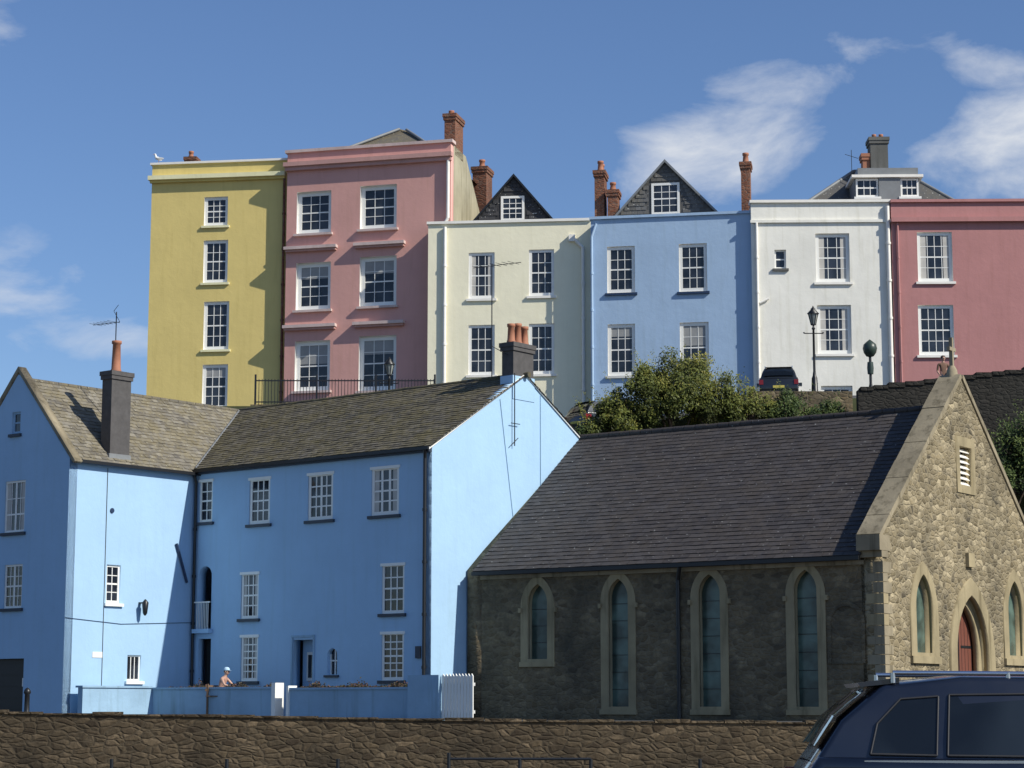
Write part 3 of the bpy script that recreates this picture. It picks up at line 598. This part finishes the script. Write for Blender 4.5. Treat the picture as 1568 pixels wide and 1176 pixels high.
me=bpy.data.meshes.new('leaves');me.from_pydata([tuple(v) for v in V],[],F);at=me.attributes.new('tone','FLOAT','FACE');at.data.foreach_set('value',T);addmesh(PL,'leaves',me,[leafmat('planter_leaves',(.03,.03,.02),(.07,.06,.03),(.16,.08,.07))])
b=B(PL); b.box('trough','clay',-10.6,-5.2,-2.12,-1.85,1.6,1.9); b.box('trough','clay',-3.9,1.2,-2.12,-1.85,1.6,1.88); b.done()

# ================================================================== PEOPLE
def person(name,loc,ang,J,E,rad,shirt,legs,skinc,hairc,cap=None,bare_arms=False):
    e=empty(name,loc,ang)
    names=list(J.keys()); me=bpy.data.meshes.new('b'); me.from_pydata([J[n] for n in names],[(names.index(a),names.index(c)) for a,c in E],[])
    ob=bpy.data.objects.new('b',me); col.objects.link(ob)
    ob.modifiers.new('s','SKIN'); sk=me.skin_vertices[0].data
    for i,n in enumerate(names): sk[i].radius=rad[n] if isinstance(rad[n],tuple) else (rad[n],rad[n]); sk[i].use_root=(n=='pelvis')
    ob.modifiers.new('ss','SUBSURF').levels=2
    dg=bpy.context.evaluated_depsgraph_get(); m2=bpy.data.meshes.new_from_object(ob.evaluated_get(dg)); bpy.data.objects.remove(ob)
    ms=plain('skin',skinc,.55,0,.05); mh=plain('hair',hairc,.8); mt=plain('shirt_cloth',shirt,.85,0,.1,12); ml=plain('trouser_cloth',legs,.9,0,.1,12)
    addmesh(e,'body',m2,[ms,mt,ml])
    def cls(a,c):
        s={a,c}
        if any('hand' in q for q in s) or 'head' in s: return 0
        if any(q.startswith('el') for q in s): return 0 if bare_arms else 1
        if any(q.startswith(('kn','an','toe','hip')) for q in s): return 2
        return 1
    for f in m2.polygons:
        f.use_smooth=True; best=9;mi=1
        for a,c in E:
            A=Vector(J[a]);D=Vector(J[c])-A;u=max(0,min(1,(f.center-A).dot(D)/D.length_squared));ds=(A+D*u-f.center).length
            if ds<best: best=ds;mi=cls(a,c)
        f.material_index=mi
    b=B(e); hx,hy,hz=J['head']
    bm=bmesh.new(); bmesh.ops.create_uvsphere(bm,u_segments=20,v_segments=14,radius=.1)
    for v in bm.verts:
        x,y,z=v.co; s=1-.18*max(0,-z/.1); v.co=(hx+x*.82*s,hy+y*1.0*s,hz+.03+z*1.2)
    m=bpy.data.meshes.new('head'); bm.to_mesh(m); bm.free()
    for f in m.polygons: f.use_smooth=True
    addmesh(e,'head',m,[ms])
    b.tube('nose',ms,(hx,hy-.09,hz+.045),(hx,hy-.125,hz+.015),.008,.015,n=8)
    for s in(-1,1):
        b.tube('ears',ms,(hx+s*.078,hy,hz+.04),(hx+s*.095,hy+.015,hz+.045),.025,.022,n=8)
        b.tube('eyes','dark',(hx+s*.033,hy-.083,hz+.05),(hx+s*.033,hy-.093,hz+.05),.011,n=8)
    b.box('mouth','clay',hx-.025,hx+.025,hy-.095,hy-.085,hz-.035,hz-.027)
    b.lathe('hair',mh,hx,hy+.012,[(.09,hz+.02),(.098,hz+.07),(.092,hz+.12),(.06,hz+.155),(0,hz+.168)])
    if cap:
        mc=plain('cap_cloth',cap,.8); b.lathe('cap',mc,hx,hy+.005,[(.105,hz+.08),(.108,hz+.12),(.09,hz+.17),(.05,hz+.195),(0,hz+.2)]); b.poly('cap',mc,[(hx-.08,hy-.06,hz+.095),(hx+.08,hy-.06,hz+.095),(hx+.06,hy-.19,hz+.075),(hx-.06,hy-.19,hz+.075)],[(0,1,2,3)])
    for s in('L','R'):
        h=Vector(J['hand'+s]); el=Vector(J['el'+s]); d=(h-el).normalized(); sd=d.cross(Vector((0,0,1))); sd=(sd if sd.length>.1 else Vector((0,1,0))).normalized(); up=sd.cross(d)
        for k in range(4):
            L=(.07,.08,.075,.06)[k]; p=h+d*.03+sd*(k-1.5)*.019; q=p+d*L*.55-up*.006; b.tube('fingers_'+s,ms,p,q,.009,.008,n=6); b.tube('fingers_'+s,ms,q,q+d*L*.4-up*.022,.008,.006,n=6)
        p=h-sd*.03; b.tube('thumb_'+s,ms,p,p+d*.04-sd*.03,.011,.008,n=6)
    b.done(); return e
Est=[('pelvis','waist'),('waist','chest'),('chest','neck'),('neck','head'),('chest','shL'),('shL','elL'),('elL','handL'),('chest','shR'),('shR','elR'),('elR','handR'),('pelvis','hipL'),('hipL','knL'),('knL','anL'),('anL','toeL'),('pelvis','hipR'),('hipR','knR'),('knR','anR'),('anR','toeR')]
rad=dict(pelvis=(.15,.11),waist=(.14,.10),chest=(.16,.11),neck=.055,head=.06,shL=.06,shR=.06,elL=.042,elR=.042,handL=.03,handR=.03,hipL=.09,hipR=.09,knL=.062,knR=.062,anL=.042,anR=.042,toeL=.035,toeR=.035)
Jst=dict(pelvis=(0,0,.95),waist=(0,0,1.12),chest=(0,.01,1.36),neck=(0,0,1.5),head=(0,-.01,1.62),shL=(-.2,.01,1.42),elL=(-.25,.02,1.13),handL=(-.22,-.15,.95),shR=(.2,.01,1.42),elR=(.26,0,1.13),handR=(.16,-.22,1.12),
 hipL=(-.1,0,.88),knL=(-.11,-.02,.48),anL=(-.11,.02,.08),toeL=(-.12,-.14,.04),hipR=(.1,0,.88),knR=(.12,-.02,.48),anR=(.12,.02,.08),toeR=(.13,-.14,.04))
person('standing_person',(17.6,84.2,13.68),10,Jst,Est,rad,(.16,.09,.06),(.04,.05,.08),(.45,.27,.2),(.05,.03,.02))
Jsi=dict(pelvis=(0,0,.55),waist=(0,-.03,.72),chest=(0,-.12,.95),neck=(0,-.17,1.08),head=(0,-.22,1.2),shL=(-.19,-.13,1.0),elL=(-.27,-.28,.78),handL=(-.12,-.46,.72),shR=(.19,-.13,1.0),elR=(.27,-.3,.8),handR=(.12,-.46,.7),
 hipL=(-.1,-.02,.53),knL=(-.14,-.45,.52),anL=(-.14,-.45,.1),toeL=(-.14,-.6,.05),hipR=(.1,-.02,.53),knR=(.14,-.45,.52),anR=(.14,-.45,.1),toeR=(.14,-.6,.05))
person('seated_person',(-10.15,73.6,1.27),70,Jsi,Est,rad,(.45,.26,.2),(.05,.06,.09),(.5,.3,.22),(.08,.05,.03),cap=(.45,.62,.75),bare_arms=True)
e=empty('garden_bench',(-10.15,73.6,.88),70); b=B(e); wd=plain('bench_timber',(.16,.1,.06),.7)
for i in range(4): b.box('seat',wd,-.7,.7,-.25+i*.12,-.15+i*.12,.76,.8)
for x in(-.65,.6): b.box('legs',wd,x,x+.06,-.24,-.18,0,.76); b.box('legs',wd,x,x+.06,.15,.21,0,1.2)
for z in(.95,1.08): b.box('backrest',wd,-.7,.7,.212,.24,z,z+.08)
b.box('footrest',wd,-.5,.5,-.75,-.4,.36,.41); b.box('footrest',wd,-.45,-.4,-.72,-.43,0,.36); b.box('footrest',wd,.4,.45,-.72,-.43,0,.36)
b.done()
e=empty('seagull',(-16.85,96.9,26.9),-60,.9); b=B(e); wht=plain('gull_white',(.8,.8,.78),.7,0,.05); gry=plain('gull_grey',(.3,.32,.34),.7)
def blob(nm,mt,c,r,rot=0):
    bm=bmesh.new(); bmesh.ops.create_uvsphere(bm,u_segments=14,v_segments=10,radius=1)
    for v in bm.verts:
        q=Vector((v.co.x*r[0],v.co.y*r[1],v.co.z*r[2])); q.rotate(Matrix.Rotation(rot,3,'X')); v.co=q+Vector(c)
    m=bpy.data.meshes.new(nm); bm.to_mesh(m); bm.free()
    for f in m.polygons: f.use_smooth=True
    addmesh(e,nm,m,[mt])
blob('breast',wht,(0,0,.22),(.085,.2,.09),-.3); blob('neck',wht,(0,-.17,.33),(.05,.06,.1)); blob('head',wht,(0,-.2,.42),(.05,.06,.05))
blob('wing_L',gry,(-.07,.06,.23),(.025,.22,.06),.1); blob('wing_R',gry,(.07,.06,.23),(.025,.22,.06),.1)
b.tube('beak','clay',(0,-.25,.42),(0,-.33,.405),.014,.004,n=6); b.tube('legs','clay',(-.03,0,0),(-.03,0,.16),.007,n=6); b.tube('legs','clay',(.03,0,0),(.03,0,.16),.007,n=6); b.done()

# ================================================================== CARS
def car(name,loc,ang,colr,sc=1):
    e=empty(name,loc,ang,sc); b=B(e)
    M=NT('car_paint'); M.b.inputs['Base Color'].default_value=(*colr,1); M.set(.3,.2,.5); M.b.inputs['Coat Weight'].default_value=.8; M.b.inputs['Coat Roughness'].default_value=.05
    v=M.coord(); n=M.noise(v,3,3); rr=M.n('ShaderNodeMapRange'); rr.inputs['To Min'].default_value=.22; rr.inputs['To Max'].default_value=.45; M.l(n,rr.inputs['Value']); M.l(rr.outputs[0],M.b.inputs['Roughness'])
    pm=M.m; tyre=plain('tyre',(.02,.02,.02),.85); alloy=plain('alloy',(.5,.5,.52),.3,.9); plast=plain('black_plastic',(.02,.02,.022),.5); chrome=plain('satin_rail',(.6,.61,.63),.22,1,.05)
    tail=plain('tail_lens',(.22,.01,.012),.15); head=plain('head_lens',(.6,.62,.65),.1); gm=glassmat('car_glass',(.006,.008,.01),.02,.5,.5)
    def archpts(cx): return [(cx+.37*math.cos(t),.33+.37*math.sin(t)) for t in [math.pi*i/12 for i in range(13)]]
    prof=[(.02,.35),(.42,.28)]+archpts(.85)[::-1]+[(1.3,.24),(3.0,.24)]+archpts(3.55)[::-1]+[(3.98,.28),(4.38,.34),(4.42,.6),(4.32,.85),(4.0,.98),(3.35,1.08),(.12,1.12),(.0,.95),(-.02,.6)]
    wall(e,'body',prof,[],1.78,pm,None,I4,-.89,bev=.07)
    b.box('underbody',plast,.3,4.1,-.7,.7,.22,.5)
    xb=(.08,3.4);xt=(.62,2.55);wb,wt=.84,.64;zb,zt=1.06,1.66
    bm=bmesh.new(); prof=[(xb[0],wb,zb),(.3,.77,1.38),(xt[0],wt,zt-.02),(1.2,wt+.02,zt+.04),(1.9,wt+.02,zt+.035),(xt[1],wt,zt-.03),(3.0,.75,1.36),(xb[1],wb,zb)]
    rows=[]
    for (x,w,z) in prof: rows.append([bm.verts.new((x,-w,z)),bm.verts.new((x,-w*.55,z+.025)),bm.verts.new((x,w*.55,z+.025)),bm.verts.new((x,w,z))])
    for i in range(len(rows)-1):
        for j in range(3): bm.faces.new((rows[i][j],rows[i+1][j],rows[i+1][j+1],rows[i][j+1]))
    bot=[[bm.verts.new((x,s*wb,zb)) for x in(1.2,1.9)] for s in(-1,1)]
    for s,j in((0,0),(1,3)):
        r=[q[j] for q in rows]
        bm.faces.new((r[0],bot[s][0],r[3],r[2],r[1])); bm.faces.new((bot[s][0],bot[s][1],r[4],r[3])); bm.faces.new((bot[s][1],r[7],r[6],r[5],r[4]))
    bmesh.ops.recalc_face_normals(bm,faces=bm.faces); m=bpy.data.meshes.new('cabin'); bm.to_mesh(m); bm.free()
    o=addmesh(e,'cabin',m,[pm]); md=o.modifiers.new('bv','BEVEL'); md.width=.04; md.segments=3; md.limit_method='ANGLE'; md.angle_limit=R(30)
    for f in m.polygons: f.use_smooth=True
    def side(x,z,s):
        t=(z-zb)/(zt-zb); w=wb+(wt+.015-wb)*t; return (x,s*(w+.012),z)
    for s in(-1,1):
        for q in([(.5,1.14),(.98,1.13),(1.02,1.56),(.74,1.54),(.56,1.36)],[(1.06,1.13),(1.95,1.12),(1.95,1.58),(1.1,1.57)],[(2.03,1.12),(3.0,1.1),(2.86,1.28),(2.5,1.53),(2.03,1.575)]):
            b.poly('side_windows',gm,[side(x,z,s) for x,z in q],[tuple(range(len(q)))])
            qq=[Vector(side(x,z,s))+Vector((0,s*.003,0)) for x,z in q]
            for i in range(len(qq)): b.tube('window_seals',plast,qq[i],qq[(i+1)%len(qq)],.009,n=6)
        b.tube('roof_rail',chrome,(.7,s*.62,1.735),(2.45,s*.62,1.72),.018); 
        for x in(.7,1.55,2.45): b.tube('roof_rail',chrome,(x,s*.62,1.66),(x,s*.62,1.735),.02)
        b.box('mirror',pm,2.75,2.95,s*.88 if s>0 else -1.06,1.06 if s>0 else -.88,1.1,1.26)
        b.box('waist_trim',chrome,.45,3.1,s*.868-.008,s*.868+.008,1.075,1.095)
        b.box('tail_light',tail,-.035,.28,s*.8-.1,s*.8+.1,.78,1.0); b.box('head_light',head,4.1,4.4,s*.72-.13,s*.72+.13,.68,.82)
        for cx in(.85,3.55):
            y0,y1=(.7,.9) if s>0 else (-.9,-.7)
            b.tube('tyres',tyre,(cx,y0,.33),(cx,y1,.33),.33,n=28); yo=s*.905
            b.tube('wheels',alloy,(cx,s*.86,.33),(cx,yo,.33),.21,n=20)
            for k in range(5):
                t=k*1.2566; b.tube('wheels',tyre,(cx+.13*math.cos(t),s*.9,.33+.13*math.sin(t)),(cx+.13*math.cos(t),s*.91,.33+.13*math.sin(t)),.045,n=8)
        for x in(1.02,2.0): b.box('door_gaps',plast,x,x+.012,s*.889-.004,s*.889+.004,.35,1.04)
        for x in(1.1,2.1): b.box('door_handles',chrome,x,x+.16,s*.9-.012,s*.9+.012,.93,.96)
    rv=[]
    for x,z,w in((.115,1.17,.70),(.262,1.392,.66),(.50,1.58,.57)):
        for f in(-1,-.5,.5,1): rv.append((x-.012,f*w,z+.022+(.02 if abs(f)<1 else 0)))
    b.poly('rear_window',gm,rv,[(j*4+i,j*4+i+1,j*4+i+5,j*4+i+4) for j in range(2) for i in range(3)])
    b.poly('rear_spoiler',pm,[(.44,-.6,1.66),(.44,.6,1.66),(.75,.6,1.70),(.75,-.6,1.70),(.46,-.6,1.63),(.46,.6,1.63),(.75,.6,1.66),(.75,-.6,1.66)],[(0,1,2,3),(7,6,5,4),(0,4,5,1),(0,3,7,4),(1,5,6,2)])
    b.poly('windscreen',gm,[(3.28,-.7,1.13),(3.28,.7,1.13),(2.62,.56,1.60),(2.62,-.56,1.60)],[(0,1,2,3)],Matrix.Translation((.05,0,.03)))
    b.box('number_plate',plain('plate',(.6,.5,.1),.5),-.06,-.03,-.26,.26,.62,.73); b.box('bumper',plast,-.05,.1,-.75,.75,.32,.5); b.box('grille',plast,4.36,4.44,-.5,.5,.42,.62)
    b.done(); return e
car('parked_car',(2.04,15.3,0),-4,(.006,.010,.022),.93)
car('parked_car',(11.0,85.2,13.72),82,(.015,.018,.022),.9)
car('parked_car',(2.6,85.8,12.3),35,(.02,.025,.03),.9)

# ================================================================== LIGHT / SKY / CAMERA
th=R(-31); el=R(38)
S=Vector((math.cos(el)*math.cos(th),math.cos(el)*math.sin(th),math.sin(el)))
sd=bpy.data.lights.new('sun','SUN'); sd.energy=5.0; sd.angle=R(.5); sd.color=(1,.95,.84)
so=bpy.data.objects.new('sun',sd); so.rotation_euler=(-S).to_track_quat('-Z','Y').to_euler(); so.location=(60,-40,60); col.objects.link(so)
w=bpy.data.worlds.new('World'); scene.world=w; w.use_nodes=True; t=w.node_tree; bg=t.nodes['Background']; bg.inputs['Strength'].default_value=.11
sk=t.nodes.new('ShaderNodeTexSky'); sk.sky_type='NISHITA'; sk.sun_disc=False; sk.sun_elevation=el; sk.sun_rotation=math.atan2(S.x,S.y); sk.air_density=1.0; sk.dust_density=.5; sk.ozone_density=2.2
tc=t.nodes.new('ShaderNodeTexCoord'); 
def mth(op,a,c=None):
    n=t.nodes.new('ShaderNodeMath'); n.operation=op
    for i,v in enumerate((a,c)):
        if v is None: continue
        if isinstance(v,(int,float)): n.inputs[i].default_value=v
        else: t.links.new(v,n.inputs[i])
    return n.outputs[0]
sep=t.nodes.new('ShaderNodeSeparateXYZ'); t.links.new(tc.outputs['Generated'],sep.inputs[0])
front=mth('GREATER_THAN',sep.outputs[1],0.0)
def cblob(cx,cz,rx,rz,a,amp):
    dx=mth('SUBTRACT',sep.outputs[0],cx); dz=mth('SUBTRACT',sep.outputs[2],cz); c,s=math.cos(a),math.sin(a)
    u=mth('DIVIDE',mth('ADD',mth('MULTIPLY',dx,c),mth('MULTIPLY',dz,s)),rx); v=mth('DIVIDE',mth('SUBTRACT',mth('MULTIPLY',dz,c),mth('MULTIPLY',dx,s)),rz)
    r=mth('ADD',mth('MULTIPLY',u,u),mth('MULTIPLY',v,v)); k=mth('MAXIMUM',mth('SUBTRACT',1.0,r),0.0)
    return mth('MULTIPLY',mth('MULTIPLY',k,amp),front)
bl=None
for q in((.092,.258,.075,.034,.35,1.0),(.125,.285,.06,.02,.1,.8),(.235,.262,.065,.03,.3,1.05),(.225,.29,.05,.016,-.4,.8),(.24,.24,.06,.018,0,.9),(-.235,.20,.06,.035,-.4,.62),(-.19,.17,.08,.018,0,.62),(-.24,.31,.035,.03,0,.58),(-.02,.335,.05,.012,0,.3),(.19,.225,.08,.02,0,.4),(.17,.3,.12,.02,.1,.45)):
    k=cblob(*q); bl=k if bl is None else mth('MAXIMUM',bl,k)
mp=t.nodes.new('ShaderNodeMapping'); mp.inputs['Scale'].default_value=(1,1,1.9); mp.inputs['Rotation'].default_value=(0,R(-18),0); t.links.new(tc.outputs['Generated'],mp.inputs[0])
nz=t.nodes.new('ShaderNodeTexNoise'); nz.inputs['Scale'].default_value=17; nz.inputs['Detail'].default_value=7; nz.inputs['Roughness'].default_value=.6; nz.inputs['Distortion'].default_value=.4; t.links.new(mp.outputs[0],nz.inputs['Vector'])
dens=mth('ADD',mth('MULTIPLY',bl,.62),mth('SUBTRACT',nz.outputs['Fac'],.78)); dens=mth('MULTIPLY',dens,2.2)
cl=t.nodes.new('ShaderNodeClamp'); t.links.new(dens,cl.inputs[0]); den=mth('POWER',cl.outputs[0],1.1)
mul=t.nodes.new('ShaderNodeMix'); mul.data_type='RGBA'; mul.blend_type='MULTIPLY'; mul.inputs[0].default_value=1; t.links.new(sk.outputs[0],mul.inputs[6]); mul.inputs[7].default_value=(.72,.84,1.05,1)
mx=t.nodes.new('ShaderNodeMix'); mx.data_type='RGBA'; t.links.new(den,mx.inputs[0]); t.links.new(mul.outputs[2],mx.inputs[6]); mx.inputs[7].default_value=(6.6,6.9,7.4,1)
t.links.new(mx.outputs[2],bg.inputs['Color'])
cam=bpy.data.cameras.new('camera'); cam.lens=73.47; cam.sensor_width=36; cam.clip_end=6000; cam.clip_start=.1
co=bpy.data.objects.new('camera',cam); co.location=(0,0,1.4); co.rotation_euler=(R(98.7),0,0); col.objects.link(co); scene.camera=co
